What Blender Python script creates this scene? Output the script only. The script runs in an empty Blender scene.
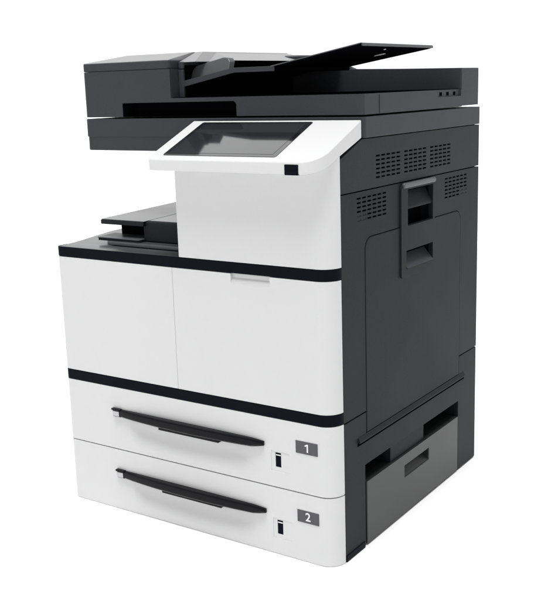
import bpy, bmesh, math
from mathutils import Vector, Matrix

C = bpy.context.scene.collection
SC = bpy.context.scene

# ------------------------------------------------------------------ camera
cam_d = bpy.data.cameras.new('camera')
cam = bpy.data.objects.new('camera', cam_d)
C.objects.link(cam)
right = Vector((0.83205632, 0.55392138, -0.02921274))
up = Vector((-0.09563564, 0.19513395, 0.97610274))
fwd = Vector((-0.54638458, 0.80937868, -0.21533706))
m = Matrix((right, up, -fwd)).transposed().to_4x4()
m.translation = Vector((0.7538, -1.2629, 0.7826))
cam.matrix_world = m
cam_d.sensor_fit = 'HORIZONTAL'
cam_d.sensor_width = 36
cam_d.lens = 974.06 / 558 * 36
cam_d.clip_start = 0.05
cam_d.clip_end = 2000
SC.camera = cam

# ------------------------------------------------------------------ white studio surroundings
w = bpy.data.worlds.new('World')
SC.world = w
w.use_nodes = True
nt = w.node_tree
nt.nodes.clear()
out = nt.nodes.new('ShaderNodeOutputWorld')
bg = nt.nodes.new('ShaderNodeBackground')
tc = nt.nodes.new('ShaderNodeTexCoord')
dot = nt.nodes.new('ShaderNodeVectorMath'); dot.operation = 'DOT_PRODUCT'
dot.inputs[1].default_value = Vector((-0.58, 0.81, 0.0)).normalized()
mr = nt.nodes.new('ShaderNodeMapRange'); mr.interpolation_type = 'SMOOTHSTEP'
mr.inputs['From Min'].default_value = 0.30
mr.inputs['From Max'].default_value = 0.82
mr.inputs['To Min'].default_value = 0.42
mr.inputs['To Max'].default_value = 1.12
nt.links.new(tc.outputs['Generated'], dot.inputs[0])
nt.links.new(dot.outputs['Value'], mr.inputs['Value'])
nt.links.new(mr.outputs['Result'], bg.inputs['Strength'])
bg.inputs['Color'].default_value = (1, 1, 1, 1)
nt.links.new(bg.outputs[0], out.inputs[0])


def area(name, loc, target, size, power, col=(1, 1, 1)):
    l = bpy.data.lights.new(name, 'AREA')
    l.shape = 'RECTANGLE'; l.size = size[0]; l.size_y = size[1]
    l.energy = power; l.color = col
    o = bpy.data.objects.new(name, l); C.objects.link(o)
    o.location = loc
    o.rotation_euler = (Vector(target) - Vector(loc)).to_track_quat('-Z', 'Y').to_euler()
    return o


top_sun = bpy.data.lights.new('overhead_lamp', 'SUN')
top_sun.energy = 3.7; top_sun.angle = math.radians(26)
ts = bpy.data.objects.new('overhead_lamp', top_sun); C.objects.link(ts)
ts.rotation_euler = (math.radians(11), math.radians(4), 0)
area('front_fill', (-1.6, -3.2, 1.6), (-0.3, 0, 0.4), (1.6, 1.6), 5)  # added fill lamp that lifts the white front, no visible source

SC.view_settings.view_transform = 'Standard'
SC.view_settings.look = 'None'
SC.view_settings.exposure = 0
SC.view_settings.gamma = 1


# ------------------------------------------------------------------ materials
def mat(name, col, rough=0.5, spec=0.5, noise=0.0, nscale=600, bump=0.0, bscale=900, coat=0.0, metal=0.0, var=0.0):
    M = bpy.data.materials.new(name); M.use_nodes = True
    t = M.node_tree; b = t.nodes['Principled BSDF']
    b.inputs['Roughness'].default_value = rough
    b.inputs['Specular IOR Level'].default_value = spec
    b.inputs['Metallic'].default_value = metal
    b.inputs['Coat Weight'].default_value = coat
    b.inputs['Coat Roughness'].default_value = 0.06
    tcn = t.nodes.new('ShaderNodeTexCoord')
    n = t.nodes.new('ShaderNodeTexNoise'); n.inputs['Scale'].default_value = nscale
    n.inputs['Detail'].default_value = 3
    n2 = t.nodes.new('ShaderNodeTexNoise'); n2.inputs['Scale'].default_value = 7
    t.links.new(tcn.outputs['Object'], n.inputs['Vector'])
    t.links.new(tcn.outputs['Object'], n2.inputs['Vector'])
    a = t.nodes.new('ShaderNodeMath'); a.operation = 'MULTIPLY_ADD'
    a.inputs[1].default_value = noise; a.inputs[2].default_value = 1 - noise / 2
    t.links.new(n.outputs['Fac'], a.inputs[0])
    a2 = t.nodes.new('ShaderNodeMath'); a2.operation = 'MULTIPLY_ADD'
    a2.inputs[1].default_value = var; a2.inputs[2].default_value = 1 - var / 2
    t.links.new(n2.outputs['Fac'], a2.inputs[0])
    mu = t.nodes.new('ShaderNodeMath'); mu.operation = 'MULTIPLY'
    t.links.new(a.outputs[0], mu.inputs[0]); t.links.new(a2.outputs[0], mu.inputs[1])
    v = t.nodes.new('ShaderNodeVectorMath'); v.operation = 'SCALE'
    v.inputs[0].default_value = col
    t.links.new(mu.outputs[0], v.inputs['Scale'])
    t.links.new(v.outputs['Vector'], b.inputs['Base Color'])
    # roughness is a little uneven, as handled plastic is
    r = t.nodes.new('ShaderNodeMath'); r.operation = 'MULTIPLY_ADD'
    r.inputs[1].default_value = 0.10; r.inputs[2].default_value = rough - 0.05
    t.links.new(n2.outputs['Fac'], r.inputs[0]); t.links.new(r.outputs[0], b.inputs['Roughness'])
    if bump:
        bp = t.nodes.new('ShaderNodeBump'); bp.inputs['Strength'].default_value = bump
        bp.inputs['Distance'].default_value = 0.0004
        n3 = t.nodes.new('ShaderNodeTexNoise'); n3.inputs['Scale'].default_value = bscale
        t.links.new(tcn.outputs['Object'], n3.inputs['Vector'])
        t.links.new(n3.outputs['Fac'], bp.inputs['Height']); t.links.new(bp.outputs[0], b.inputs['Normal'])
    return M


WHITE = mat('white_plastic', (0.62, 0.62, 0.623), 0.42, 0.4, noise=0.05, bump=0.3, var=0.012)
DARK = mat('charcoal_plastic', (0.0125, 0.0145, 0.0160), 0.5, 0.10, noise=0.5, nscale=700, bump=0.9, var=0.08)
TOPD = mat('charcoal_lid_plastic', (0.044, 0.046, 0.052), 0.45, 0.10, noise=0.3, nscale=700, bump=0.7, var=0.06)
UPD = mat('charcoal_upper_side_lit', (0.021, 0.0225, 0.0255), 0.5, 0.10, noise=0.5, nscale=700, bump=0.9, var=0.08)  # lighter copy of the side charcoal; brighter upper light put into colour
DARK2 = mat('charcoal_drawer_plastic', (0.024, 0.026, 0.025), 0.34, 0.30, noise=0.4, nscale=700, bump=0.12, var=0.05)
INNER = mat('inner_black', (0.003, 0.003, 0.004), 0.9, 0.0)  # black tray plastic, and recess backings with their shade put into colour
CREAM = mat('cover_top_sheen_grey', (0.27, 0.27, 0.275), 0.4, 0.3, noise=0.05, var=0.03)  # bright sheen along the cover tops put into a light grey
BAND = mat('gloss_black_trim', (0.004, 0.005, 0.008), 0.4, 0.03)
HANDLE = mat('gloss_black_handle', (0.003, 0.003, 0.004), 0.22, 0.12)
DECK = mat('grey_gloss_deck', (0.06, 0.062, 0.066), 0.24, 0.8, noise=0.1, var=0.05)
GREY = mat('mid_grey_plastic', (0.075, 0.077, 0.08), 0.4, 0.4, noise=0.1, var=0.05)
GLASS = mat('touch_glass', (0.012, 0.012, 0.015), 0.05, 0.8, coat=0.8)
LCD = mat('unlit_display', (0.022, 0.023, 0.026), 0.06, 0.8, coat=0.8)
CHROME = mat('bright_metal', (0.42, 0.42, 0.43), 0.3, 0.5, metal=1.0)
LABEL = mat('number_label_grey', (0.075, 0.075, 0.08), 0.5, 0.3)
PAINT = mat('white_print', (0.75, 0.75, 0.75), 0.5, 0.3)
FLOOR = mat('white_floor', (0.93, 0.93, 0.93), 0.5, 0.2)

# ------------------------------------------------------------------ helpers
ROOT = None
TMP = []


def box(x0, x1, y0, y1, z0, z1, bm=None):
    bm = bm or bmesh.new()
    vs = [bm.verts.new((x, y, z)) for x in (x0, x1) for y in (y0, y1) for z in (z0, z1)]
    for f in ((0, 1, 3, 2), (4, 6, 7, 5), (0, 4, 5, 1), (2, 3, 7, 6), (0, 2, 6, 4), (1, 5, 7, 3)):
        bm.faces.new([vs[i] for i in f])
    bm.normal_update()
    return bm


def prism(pts, axis, a0, a1, bm=None, shear=None):
    """pts are 2D in the plane across `axis` (x: (y,z), y: (x,z), z: (x,y))."""
    bm = bm or bmesh.new()

    def P(p, a):
        if axis == 'x': return (a, p[0], p[1])
        if axis == 'y': return (p[0], a, p[1])
        return (p[0], p[1], a)
    A = [bm.verts.new(P(p, a0)) for p in pts]
    B = [bm.verts.new(P(p, a1)) for p in pts]
    bm.faces.new(A); bm.faces.new(B[::-1])
    n = len(pts)
    for i in range(n):
        bm.faces.new((A[i], B[i], B[(i + 1) % n], A[(i + 1) % n]))
    bmesh.ops.recalc_face_normals(bm, faces=bm.faces)
    return bm


def arc(cx, cy, r, a0, a1, n=10):
    return [(cx + r * math.cos(math.radians(a0 + (a1 - a0) * i / n)),
             cy + r * math.sin(math.radians(a0 + (a1 - a0) * i / n))) for i in range(n + 1)]


def rrect(x0, x1, y0, y1, r, n=6):
    """r: one radius or four (bottom-left, bottom-right, top-right, top-left)."""
    if not isinstance(r, (tuple, list)): r = (r,) * 4
    p = []
    for (cx, cy, rr, a) in ((x0 + r[0], y0 + r[0], r[0], 180), (x1 - r[1], y0 + r[1], r[1], 270),
                            (x1 - r[2], y1 - r[2], r[2], 0), (x0 + r[3], y1 - r[3], r[3], 90)):
        if rr < 1e-6: p.append((cx, cy))
        else: p += arc(cx, cy, rr, a, a + 90, n)
    return p


def raw(name, bm):
    me = bpy.data.meshes.new(name); bm.to_mesh(me); bm.free()
    return bpy.data.objects.new(name, me)


def make(name, bm, material, parent=None, bevel=0.0, seg=3, cuts=(), inter=None, angle=30, label=None, mats=None):
    o = raw(name, bm); C.objects.link(o)
    tmp = []
    for i, cb in enumerate(list(cuts) + ([inter] if inter is not None else [])):
        c = raw('cut', cb); C.objects.link(c); tmp.append(c)
        md = o.modifiers.new('b', 'BOOLEAN'); md.object = c; md.solver = 'EXACT'
        md.operation = 'INTERSECT' if (inter is not None and i == len(cuts)) else 'DIFFERENCE'
    if bevel:
        md = o.modifiers.new('bv', 'BEVEL'); md.width = bevel; md.segments = seg
        md.limit_method = 'ANGLE'; md.angle_limit = math.radians(angle); md.harden_normals = False
        md.use_clamp_overlap = True
    if cuts or inter is not None or bevel:
        dg = bpy.context.evaluated_depsgraph_get()
        me = bpy.data.meshes.new_from_object(o.evaluated_get(dg))
        o.modifiers.clear()
        o.data = me; me.name = name
    for c in tmp: bpy.data.objects.remove(c)
    me = o.data
    mi = [p.material_index for p in me.polygons]
    me.materials.clear()
    me.materials.append(material)
    for mm in mats or (): me.materials.append(mm)
    for p, k in zip(me.polygons, mi):
        p.use_smooth = True; p.material_index = k if mats else 0
    me.set_sharp_from_angle(angle=math.radians(35))
    # origin at the part's centre
    if me.vertices:
        c = sum((Vector(b) for b in o.bound_box), Vector()) / 8
        cs = [v.co for v in me.vertices]
        c = Vector([(min(v[i] for v in cs) + max(v[i] for v in cs)) / 2 for i in range(3)])
        me.transform(Matrix.Translation(-c))
        par = parent
        o['_w'] = list(c)
        pw = Vector(parent['_w']) if parent is not None else Vector()
        o.location = c - pw
        if parent is not None: o.parent = parent
    if bevel or cuts:
        md = o.modifiers.new('wn', 'WEIGHTED_NORMAL'); md.keep_sharp = True
    if label: o['label'] = label
    return o


# ------------------------------------------------------------------ the setting
fl = bmesh.new()
vs = [fl.verts.new(p) for p in ((-60, -60, 0), (60, -60, 0), (60, 60, 0), (-60, 60, 0))]
fl.faces.new(vs)
floor = make('floor', fl, FLOOR)
floor['kind'] = 'structure'

# ------------------------------------------------------------------ the copier
ROOT = bpy.data.objects.new('photocopier', None)
C.objects.link(ROOT)
ROOT.location = (-0.3, 0.29, 0); ROOT['_w'] = [-0.3, 0.29, 0.0]
ROOT.empty_display_size = 0.1
ROOT['label'] = 'large white and charcoal office photocopier with two numbered paper drawers and tilted touchscreen'
ROOT['category'] = 'photocopier'

W, D, R, RL = -0.600, 0.578, 0.030, 0.012


def plan(x0=W, x1=0.0, y0=0.0, y1=0.034, r=R, rl=RL, tr=None):
    p = []
    if rl: p += arc(x0 + rl, y0 + rl, rl, 180, 270, 8)
    else: p.append((x0, y0))
    if r: p += arc(x1 - r, y0 + r, r, 270, 360, 16)
    else: p.append((x1, y0))
    p += [(x1, y1), (x0, y1)]
    return p


# cabinet: dark shell behind the front plates
cab = make('cabinet', box(W + 0.002, -0.0078, 0.036, D - 0.002, 0.006, 0.494), DARK, ROOT, 0.003,
           cuts=[box(-0.048, 0.02, 0.085, 0.51, -0.02, 0.165), box(-0.04, 0.02, 0.245, 0.365, 0.45, 0.54)])
rear = make('rear_housing', box(W + 0.004, -0.303, 0.40, D - 0.003, 0.495, 0.671), DARK, ROOT, 0.003)
colcore = make('column_housing', prism([(0.032, 0.495), (D - 0.0018, 0.495), (D - 0.0018, 0.6966), (0.102, 0.6966), (0.032, 0.668)],
                                       'x', -0.302, -0.0078), DARK, ROOT, 0.002, cuts=[box(-0.04, 0.02, 0.245, 0.365, 0.48, 0.609)])

# ---- lower unit, right-hand side
low = make('lower_side_panel', prism([(0.0302, 0.002), (D - 0.001, 0.002), (D - 0.001, 0.2425), (0.0302, 0.2425)], 'x', -0.046, 0.0), DARK, ROOT, 0.0012,
           cuts=[box(-0.036, 0.02, 0.1005, 0.4885, -0.01, 0.1495), box(-0.0075, 0.02, 0.107 - 0.0012, 0.489 + 0.0012, 0.1985, 0.26)])
make('drawer_recess', box(-0.0365, -0.0352, 0.09, 0.50, 0.008, 0.16), INNER, low)
make('ledge', box(-0.0352, -0.0222, 0.1015, 0.4875, 0.1150, 0.1172), DARK2, low)
make('recess_block', box(-0.035, -0.004, 0.2, 0.336, 0.118, 0.1492), DARK, low, 0.0008)
lid_side = make('drawer_side_cover', box(-0.022, 0.001, 0.104, 0.4865, 0.004, 0.118), DARK2, low, 0.0015,
                cuts=[box(-0.012, 0.02, 0.247, 0.349, 0.074, 0.097)])
make('finger_grip', prism([(-0.0115, 0.0745), (-0.0005, 0.0745), (-0.0115, 0.086)], 'y', 0.2475, 0.3485), DARK2, lid_side)
make('base_foot', box(-0.028, 0.0015, 0.032, 0.096, 0.0005, 0.012), BAND, low, 0.001)

# ---- main right-hand side panel
vcut = bmesh.new()


def slots(y0, y1, z0, z1, nc, nr, skip=()):
    pw = (y1 - y0) / nc; ph = (z1 - z0) / (nr - 0.4)
    for i in range(nc):
        for j in range(nr):
            dx = -0.0006 if (i, j) in skip else -0.0038
            a = y0 + i * pw + pw * 0.12; b = z0 + j * ph
            box(dx, 0.02, a, a + pw * 0.74, b, b + ph * 0.40, vcut)


slots(0.080, 0.184, 0.567, 0.606, 6, 6, skip={(0, 0), (1, 0), (0, 1), (1, 1)})
slots(0.414, 0.520, 0.567, 0.606, 6, 6, skip={(4, 0), (5, 0), (4, 1), (5, 1)})
DY0, DY1, DB, DT = 0.107, 0.489, 0.200, 0.537
side = make('side_panel', box(-0.0075, 0.0, 0.0302, D - 0.001, 0.2445, 0.6135), DARK, ROOT, 0.0009,
            cuts=[vcut, prism(rrect(DY0 - 0.0012, DY1 + 0.0012, 0.19, DT + 0.0012, (0, 0, 0.021, 0.021)), 'x', -0.02, 0.02),
                  box(-0.02, 0.02, 0.2555, 0.3585, 0.535, 0.6015)])
# the vents' dark backing and the two blocked corners
for (a, b, c, d) in ((0.078, 0.186, 0.563, 0.609), (0.412, 0.522, 0.563, 0.609)):
    make('vent', box(-0.0045, -0.0036, a, b, c, d), INNER, side)
# upper panel with three vents
vcut = bmesh.new()
slots(0.145, 0.236, 0.630, 0.669, 5, 6)
slots(0.247, 0.338, 0.630, 0.669, 5, 6)
slots(0.350, 0.442, 0.630, 0.669, 5, 6)
ups = make('upper_side_panel', prism([(0.0302, 0.6155), (D - 0.001, 0.6155), (D - 0.001, 0.6955), (0.100, 0.6955), (0.0302, 0.668)], 'x', -0.0075, 0.0),
           UPD, ROOT, 0.0009, cuts=[vcut])
for (a, b) in ((0.143, 0.238), (0.245, 0.340), (0.348, 0.444)):
    make('vent', box(-0.0045, -0.0036, a, b, 0.626, 0.673), INNER, ups)

# side door with its flared bottom lip
door = make('side_door', prism(rrect(DY0, DY1, 0.2064, DT, (0, 0, 0.020, 0.020)), 'x', -0.0075, 0.0006), DARK, ROOT, 0.0012,
            cuts=[box(-0.02, 0.02, 0.2555, 0.3585, 0.520, 0.56), box(-0.02, 0.02, 0.2495, 0.3585, 0.4615, 0.4945)])
make('lip', prism([(-0.0075, 0.1955), (0.0034, 0.1955), (0.0040, 0.1975), (0.0004, 0.2056), (-0.0075, 0.2056)], 'y', 0.0765, 0.5135), DARK, door, 0.0006)
make('shadow_gap', box(-0.002, 0.0008, 0.075, 0.515, 0.1905, 0.1955), INNER, door)
# raised release handle housing over the door's upper edge
hz = make('release_handle', prism(rrect(0.231, 0.366, 0.4475, 0.6125, (0.006, 0.004, 0.006, 0.014)), 'x', -0.006, 0.0034), DARK, ROOT, 0.0042, seg=5,
          cuts=[box(-0.02, 0.03, 0.2565, 0.3575, 0.5375, 0.6005), box(-0.02, 0.03, 0.2505, 0.3575, 0.462, 0.494)])
make('top_edge_highlight', prism(rrect(0.2365, 0.3640, 0.6035, 0.6130, 0.0045), 'x', 0.0, 0.0072), GREY, hz, 0.003, seg=4)  # raised bar; the highlight along the top is put into its grey
make('pocket', box(-0.0262, -0.0252, 0.250, 0.365, 0.530, 0.606), INNER, hz)
make('pull_bar', prism([(-0.014, 0.568), (0.001, 0.566), (0.001, 0.5715), (-0.012, 0.596), (-0.014, 0.596)], 'y', 0.2572, 0.3568), DARK, hz, 0.0012)
make('grip_slope', prism([(-0.014, 0.4625), (0.0055, 0.4625), (-0.014, 0.485)], 'y', 0.2512, 0.3568), TOPD, hz)
make('grip_pocket', box(-0.0165, -0.0155, 0.24, 0.365, 0.458, 0.498), INNER, hz)

# ---- white front: drawers, trim bands, double door, column
FRONT_SEAM = 0.0011


def scoop(x0, x1, z0, z1, depth):
    """shallow dished hollow behind a drawer handle: fades out at its sides and its bottom"""
    ss = lambda t: (lambda c: c * c * (3 - 2 * c))(max(0.0, min(1.0, t)))
    bm = bmesh.new(); nx, nz = 44, 18; g = []
    for i in range(nx + 1):
        x = x0 + (x1 - x0) * i / nx; row = []
        for j in range(nz + 1):
            t = j / nz; z = z0 + (z1 - z0) * t
            d = depth * ss((x - x0) / 0.035) * ss((x1 - x) / 0.035) * ss(t / 0.62) * ss((1.02 - t) / 0.12)
            row.append(bm.verts.new((x, d - 0.0004, z)))
        g.append(row)
    f = [[bm.verts.new((x, -0.03, z)) for z in (z0, z1)] for x in (x0, x1)]
    for i in range(nx):
        for j in range(nz):
            bm.faces.new((g[i][j], g[i + 1][j], g[i + 1][j + 1], g[i][j + 1]))
    bm.faces.new([f[0][0], f[0][1], f[1][1], f[1][0]])
    bm.faces.new([f[0][0], f[1][0]] + [g[i][0] for i in range(nx, -1, -1)])
    bm.faces.new([f[0][1], f[1][1]] + [g[i][nz] for i in range(nx, -1, -1)])
    bm.faces.new([f[0][0], f[0][1]] + [g[0][j] for j in range(nz, -1, -1)])
    bm.faces.new([f[1][0], f[1][1]] + [g[nx][j] for j in range(nz, -1, -1)])
    bmesh.ops.recalc_face_normals(bm, faces=bm.faces)
    return bm


def paper_drawer(z0, z1, zo, numeral, lab):
    cuts = [scoop(-0.445, -0.155, zo + 0.1285, zo + 0.199, 0.0065),
            box(-0.124, -0.088, -0.02, 0.0008, zo + 0.151, zo + 0.187),
            box(-0.116, -0.1045, -0.02, 0.010, zo + 0.1585, zo + 0.1845)]
    d = make('paper_drawer', prism(plan(y1=0.030, tr=1), 'z', z0, z1), WHITE, ROOT, 0.0013, cuts=cuts, label=lab)
    # handle: a slightly bowed bar, slimmer at its ends
    bm = bmesh.new(); rings = []
    N = 26
    for i in range(N + 1):
        t = i / N; x = -0.459 + t * (0.459 - 0.137)
        e = 1 - (2 * t - 1) ** 2
        bow = 0.006 + 0.008 * (e ** 0.8)
        zt = zo + 0.2035 - 0.001 * t + 0.0010 * e
        zb = zo + 0.1885 + (0.004 * max(0, (t - 0.93) / 0.07)) - 0.0015 * e
        if t > 0.93: zt -= 0.002 * (t - 0.93) / 0.07
        y0 = -bow
        prof = [(0.004, zt - 0.001), (y0 + 0.004, zt), (y0 + 0.001, zt - 0.0016), (y0, zt - 0.005),
                (y0 + 0.0005, zb + 0.003), (y0 + 0.0035, zb), (0.004, zb + 0.0015)]
        rings.append([bm.verts.new((x, a, b)) for a, b in prof])
    for a, b in zip(rings, rings[1:]):
        n = len(a)
        for k in range(n): bm.faces.new((a[k], a[(k + 1) % n], b[(k + 1) % n], b[k]))
    bm.faces.new(rings[0]); bm.faces.new(rings[-1][::-1])
    bmesh.ops.recalc_face_normals(bm, faces=bm.faces)
    h = make('drawer_handle', bm, HANDLE, d, 0.0006, seg=2, angle=50)
    make('cap_bezel', box(-0.4785, -0.4585, -0.0045, 0.002, zo + 0.1880, zo + 0.2012), HANDLE, h, 0.002)
    make('end_cap', box(-0.4768, -0.4612, -0.0062, 0.002, zo + 0.1897, zo + 0.2003), CHROME, h, 0.0015)
    make('cap_cover', box(-0.479, -0.458, -0.0066, 0.002, zo + 0.2010, zo + 0.2042), HANDLE, h, 0.0006)
    make('release_lever', box(-0.368, -0.232, -0.004, 0.010, zo + 0.1800, zo + 0.1850), HANDLE, h, 0.001)
    make('level_window', box(-0.1158, -0.1047, 0.002, 0.009, zo + 0.1587, zo + 0.1843), BAND, d)
    make('level_marker', box(-0.1150, -0.1055, 0.0006, 0.0025, zo + 0.1793, zo + 0.1808), PAINT, d)
    # number label: grey plate with a white numeral
    cu = bpy.data.curves.new('numeral', 'FONT'); cu.body = numeral; cu.size = 0.0205
    cu.align_x = 'CENTER'; cu.align_y = 'CENTER'; cu.offset = 0.00035; cu.extrude = 0.00015
    to = bpy.data.objects.new('numeral', cu); C.objects.link(to)
    me = bpy.data.meshes.new_from_object(to.evaluated_get(bpy.context.evaluated_depsgraph_get()))
    bpy.data.objects.remove(to)
    if numeral == '1':      # plain sans figure one with a flag
        pts = [(0.0006, -0.0068), (0.0032, -0.0068), (0.0032, 0.0072), (0.0008, 0.0072), (-0.0036, 0.0046), (-0.0026, 0.0026), (0.0006, 0.0042)]
        b1 = prism(pts, 'z', -0.00015, 0.00015); b1.to_mesh(me); b1.free()
    me.transform(Matrix.Translation((-0.053, -0.0012, zo + 0.2030)) @ Matrix.Rotation(math.radians(90), 4, 'X'))
    bm = box(-0.074, -0.032, -0.0008, 0.002, zo + 0.1925, zo + 0.2138)
    nf = len(bm.faces)
    bm.from_mesh(me)
    bm.faces.ensure_lookup_table()
    for k, f in enumerate(bm.faces): f.material_index = 0 if k < nf else 1
    make('number_label', bm, LABEL, d, mats=[PAINT])
    return d


paper_drawer(0.1232, 0.2440, 0.0, '1', 'upper paper drawer numbered 1')
paper_drawer(0.0010, 0.1212, -0.1215, '2', 'lower paper drawer numbered 2')
make('trim_band', prism(plan(y1=0.030), 'z', 0.2448, 0.2635), BAND, ROOT, 0.001)
make('trim_band', prism(plan(y1=0.030), 'z', 0.4830, 0.5010), BAND, ROOT, 0.001)
fd = make('front_door', prism(plan(x0=W, x1=-0.3192, y1=0.030, r=0), 'z', 0.2643, 0.4822), WHITE, ROOT, 0.0009, label='left half of the white front door')
fd2 = make('front_door', prism(plan(x0=-0.3188, x1=0.0, y1=0.030, rl=0), 'z', 0.2643, 0.4822), WHITE, ROOT, 0.0009,
           cuts=[prism([(-0.02, 0.4655), (0.0, 0.4655), (0.0055, 0.475), (0.0055, 0.49), (-0.02, 0.49)], 'x', -0.194, -0.1165)],
           label='right half of the white front door with a finger notch')
col = make('front_column', prism(plan(x0=-0.304, x1=0.0, y1=0.031, rl=0.004), 'z', 0.5016, 0.690), WHITE, ROOT, 0.0009,
           cuts=[prism([(-0.1, 0.628), (0.2, 0.735), (0.2, 0.9), (-0.1, 0.9)], 'x', -0.4, 0.1)])

# ---- output deck and stepped output tray
make('deck', prism([(0.034, 0.494), (0.034, 0.5015), (0.14, 0.5095), (0.40, 0.517), (0.40, 0.494)], 'x', W + 0.006, -0.3045), DECK, ROOT, 0.001)
make('deck_edge', prism([(0.001, 0.5013), (0.034, 0.5013), (0.034, 0.5034), (0.006, 0.5022)], 'x', W + 0.012, -0.3045), DECK, ROOT)
ot = make('output_tray', prism([(0.060, 0.5115), (0.060, 0.5475), (0.066, 0.5488), (0.400, 0.558), (0.400, 0.5115)], 'x', -0.512, -0.306), DARK, ROOT, 0.003, seg=4,
          cuts=[prism([(0.04, 0.5165), (0.090, 0.5165), (0.090, 0.5395), (0.04, 0.5395)], 'x', -0.56, -0.432)])
make('tray_top', prism([(0.0545, 0.5480), (0.0545, 0.5490), (0.075, 0.5498), (0.400, 0.5596), (0.400, 0.5480)], 'x', -0.530, -0.425), DECK, ot, 0.0004)
make('tray_rim', box(-0.531, -0.426, 0.053, 0.40, 0.5395, 0.5478), DARK, ot, 0.0015)
make('tray_top', prism([(0.066, 0.5475), (0.066, 0.5494), (0.400, 0.5595), (0.400, 0.5475)], 'x', -0.4245, -0.306), DECK, ot, 0.001)
make('tray_lip_skirt', box(-0.532, -0.430, 0.045, 0.092, 0.5100, 0.5142), DARK, ot, 0.001)
make('tray_lip', prism([(0.044, 0.5145), (0.044, 0.5165), (0.092, 0.5175), (0.092, 0.5145)], 'x', -0.533, -0.430), GREY, ot, 0.0008)
make('tray_base', box(-0.505, -0.306, 0.040, 0.40, 0.5036, 0.5108), DECK, ot, 0.001)
make('tray_recess', box(-0.512, -0.432, 0.0885, 0.0895, 0.517, 0.539), INNER, ot)

# ---- control panel
prof = [(-0.0335, 0.6695), (0.1, 0.726), (0.1, 0.6975), (-0.0335, 0.6505)]
cp = make('control_panel', prism(prof, 'x', -0.336, 0.0005), WHITE, ROOT, 0.0022, seg=4,
          inter=prism(plan(x0=-0.3350, x1=0.0, y0=-0.0335, y1=0.12, r=0.036, rl=0.013), 'z', 0.6, 0.8))
sl = math.atan2(0.0565, 0.1335)
ux, uy = Vector((1, 0, 0)), Vector((0, math.cos(sl), math.sin(sl)))
un_ = ux.cross(uy)
O = Vector((0, -0.0335, 0.6695))


def on_panel(name, x0, x1, y0, y1, h0, h1, material, parent, r=0.002, bevel=0.0, cuts=()):
    """y measured horizontally; laid on the sloped top of the control panel"""
    k = math.cos(sl)
    bm = prism(rrect(x0, x1, (y0 + 0.0335) / k, (y1 + 0.0335) / k, r), 'z', h0, h1)
    M = Matrix((ux, uy, un_)).transposed().to_4x4(); M.translation = O
    bm.transform(M)
    return make(name, bm, material, parent, bevel)


scr = on_panel('touchscreen', -0.3085, -0.0835, -0.0205, 0.0925, -0.001, 0.0009, GLASS, cp, 0.004, 0.0004)
on_panel('display', -0.2990, -0.0930, -0.0130, 0.0850, 0.0008, 0.0012, LCD, scr, 0.001)
make('sensor_button', prism(rrect(-0.0590, -0.0345, 0.6500, 0.6660, 0.0012), 'y', -0.0342, -0.030), BAND, cp)

# ---- scanner
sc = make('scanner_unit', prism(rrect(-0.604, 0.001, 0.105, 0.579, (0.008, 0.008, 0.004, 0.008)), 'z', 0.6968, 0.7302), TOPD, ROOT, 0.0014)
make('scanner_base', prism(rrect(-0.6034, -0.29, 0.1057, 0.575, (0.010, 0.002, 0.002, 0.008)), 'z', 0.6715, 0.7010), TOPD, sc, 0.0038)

# ---- document feeder / lid
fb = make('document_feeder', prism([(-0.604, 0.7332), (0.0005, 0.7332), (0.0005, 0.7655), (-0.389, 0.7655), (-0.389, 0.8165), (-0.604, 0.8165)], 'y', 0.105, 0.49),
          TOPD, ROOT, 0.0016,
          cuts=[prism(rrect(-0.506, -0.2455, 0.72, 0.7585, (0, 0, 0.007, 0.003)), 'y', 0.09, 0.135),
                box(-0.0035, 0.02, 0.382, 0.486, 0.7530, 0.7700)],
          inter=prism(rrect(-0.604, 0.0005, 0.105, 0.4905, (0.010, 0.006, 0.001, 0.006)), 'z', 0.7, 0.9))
make('recess_shade_back', box(-0.508, -0.243, 0.1335, 0.1345, 0.7345, 0.761), INNER, fb)  # black back plate; the lid recess's shade is put into its colour
make('recess_shade_floor', box(-0.506, -0.2465, 0.1075, 0.134, 0.7334, 0.7345), INNER, fb)  # black floor sheet standing for shade inside the recess
for y in (0.398, 0.428, 0.458):
    make('hinge_slot', box(-0.0036, -0.0028, y, y + 0.009, 0.7550, 0.7615), INNER, fb)
make('recess_shade_end', box(-0.5062, -0.5052, 0.1058, 0.134, 0.7340, 0.7580), BAND, fb)  # dark sheet that shades the recess's end wall by colour
make('lid_seam', box(0.0004, 0.0010, 0.1583, 0.1591, 0.7340, 0.7640), BAND, fb)
make('rear_hinge_block', prism([(-0.45, 0.7345), (-0.0005, 0.7345), (-0.0005, 0.8045), (-0.13, 0.8070), (-0.27, 0.8110), (-0.31, 0.828), (-0.45, 0.828)], 'y', 0.4905, 0.572), TOPD, fb, 0.0015)
make('output_wall', prism([(-0.386, 0.766), (-0.0015, 0.766), (-0.0015, 0.8038), (-0.13, 0.8064), (-0.386, 0.810)], 'y', 0.4885, 0.4903), TOPD, fb)
make('output_surface', box(-0.386, -0.006, 0.108, 0.488, 0.7655, 0.7664), INNER, fb)  # black plastic, with the under-tray shade also put into its colour


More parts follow.
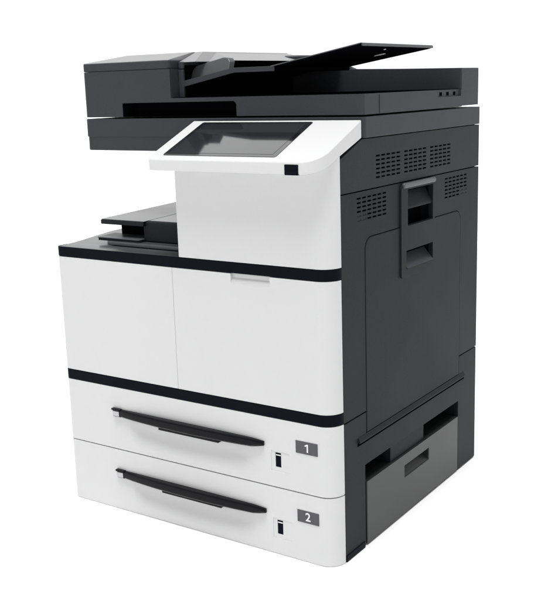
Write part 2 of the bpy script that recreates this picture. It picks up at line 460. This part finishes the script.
def cover(name, x0, x1, y0, y1, z0, zm, zt, il, ir, ifr, ib, bev):
    bm = bmesh.new()
    L = [[(x0, y0, z0), (x1, y0, z0), (x1, y1, z0), (x0, y1, z0)],
         [(x0, y0, zm), (x1, y0, zm), (x1, y1, zm), (x0, y1, zm)],
         [(x0 + il, y0 + ifr, zt), (x1 - ir, y0 + ifr, zt), (x1 - ir, y1 - ib, zt), (x0 + il, y1 - ib, zt)]]
    V = [[bm.verts.new(p) for p in r_] for r_ in L]
    bm.faces.new(V[0][::-1]); bm.faces.new(V[2])
    for a, b in zip(V, V[1:]):
        for k in range(4): bm.faces.new((a[k], a[(k + 1) % 4], b[(k + 1) % 4], b[k]))
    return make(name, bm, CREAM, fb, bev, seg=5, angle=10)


def slab(name, x0, x1, y0, y1, z0, z1, material, r=0.008, bev=0.002):
    return make(name, prism(rrect(x0, x1, y0, y1, r), 'z', z0, z1), material, fb, bev)


slab('feeder_cover', -0.6035, -0.3905, 0.1055, 0.52, 0.8169, 0.8315, TOPD)
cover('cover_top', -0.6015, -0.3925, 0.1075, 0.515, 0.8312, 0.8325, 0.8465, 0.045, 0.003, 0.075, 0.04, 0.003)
make('feeder_cheek', box(-0.388, -0.377, 0.128, 0.49, 0.766, 0.8150), TOPD, fb, 0.001)
make('cheek_shade', box(-0.3772, -0.3764, 0.132, 0.488, 0.7665, 0.8225), INNER, fb)  # black sheet added for the shade below the input tray
slab('inner_cover', -0.3885, -0.3765, 0.1275, 0.49, 0.8160, 0.8285, TOPD, 0.004)
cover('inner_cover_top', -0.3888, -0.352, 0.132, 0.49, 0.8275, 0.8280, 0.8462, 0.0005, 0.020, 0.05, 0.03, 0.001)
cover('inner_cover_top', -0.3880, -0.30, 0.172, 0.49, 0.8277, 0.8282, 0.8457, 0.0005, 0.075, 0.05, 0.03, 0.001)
cover('rear_cover', -0.42, -0.26, 0.40, 0.575, 0.8200, 0.8370, 0.8400, 0.01, 0.06, 0.02, 0.03, 0.002).data.materials[0] = TOPD

# paper input tray: lower section, raised extension, side guide
it = make('input_tray', prism([(-0.400, 0.7885), (-0.385, 0.7935), (-0.268, 0.8140), (-0.182, 0.8140), (-0.182, 0.8062), (-0.266, 0.8062), (-0.392, 0.7825)],
                              'y', 0.1315, 0.385), INNER, fb, 0.0012)
make('tray_front_lip', prism([(-0.398, 0.7885), (-0.385, 0.7938), (-0.268, 0.8143), (-0.182, 0.8143), (-0.182, 0.8060), (-0.266, 0.8060), (-0.390, 0.7823)],
     'y', 0.1290, 0.1312), TOPD, it, 0.0006)
make('tray_extension', prism([(-0.1895, 0.8115), (-0.1895, 0.8142), (-0.030, 0.8415), (-0.0145, 0.8440), (-0.0130, 0.8395), (-0.020, 0.8378)],
                             'y', 0.130, 0.386), INNER, it, 0.0008)
make('extension_rim', prism([(-0.1890, 0.8148), (-0.016, 0.8446), (-0.016, 0.8432), (-0.1890, 0.8132)], 'y', 0.1285, 0.134), GREY, it)
make('end_rim', prism([(-0.0150, 0.8446), (-0.0118, 0.8440), (-0.0112, 0.8398), (-0.0140, 0.8392)], 'y', 0.1285, 0.387), GREY, it, 0.0006)
def under(name, cx, cy, rx, ry):
    b = prism([(cx + rx * math.cos(a * 0.3927), cy + ry * math.sin(a * 0.3927)) for a in range(16)], 'z', 0.8292, 0.8298)
    for v in b.verts: v.co.z += (v.co.x + 0.07) * 0.155
    make(name, b, PAINT, it)


under('underside_sticker', -0.072, 0.298, 0.011, 0.006)
under('underside_dot', -0.029, 0.235, 0.0022, 0.0022)  # small round white mark
gb = prism([(-0.396, 0.7925), (-0.372, 0.8215), (-0.316, 0.8338), (-0.304, 0.8325), (-0.298, 0.8260), (-0.2965, 0.8120)], 'y', 0.150, 0.166)
for v in gb.verts: v.co.y += (v.co.z - 0.80) * 0.5
make('paper_guide', gb, GREY, it, 0.002)

for o in bpy.data.objects:
    if '_w' in o: del o['_w']
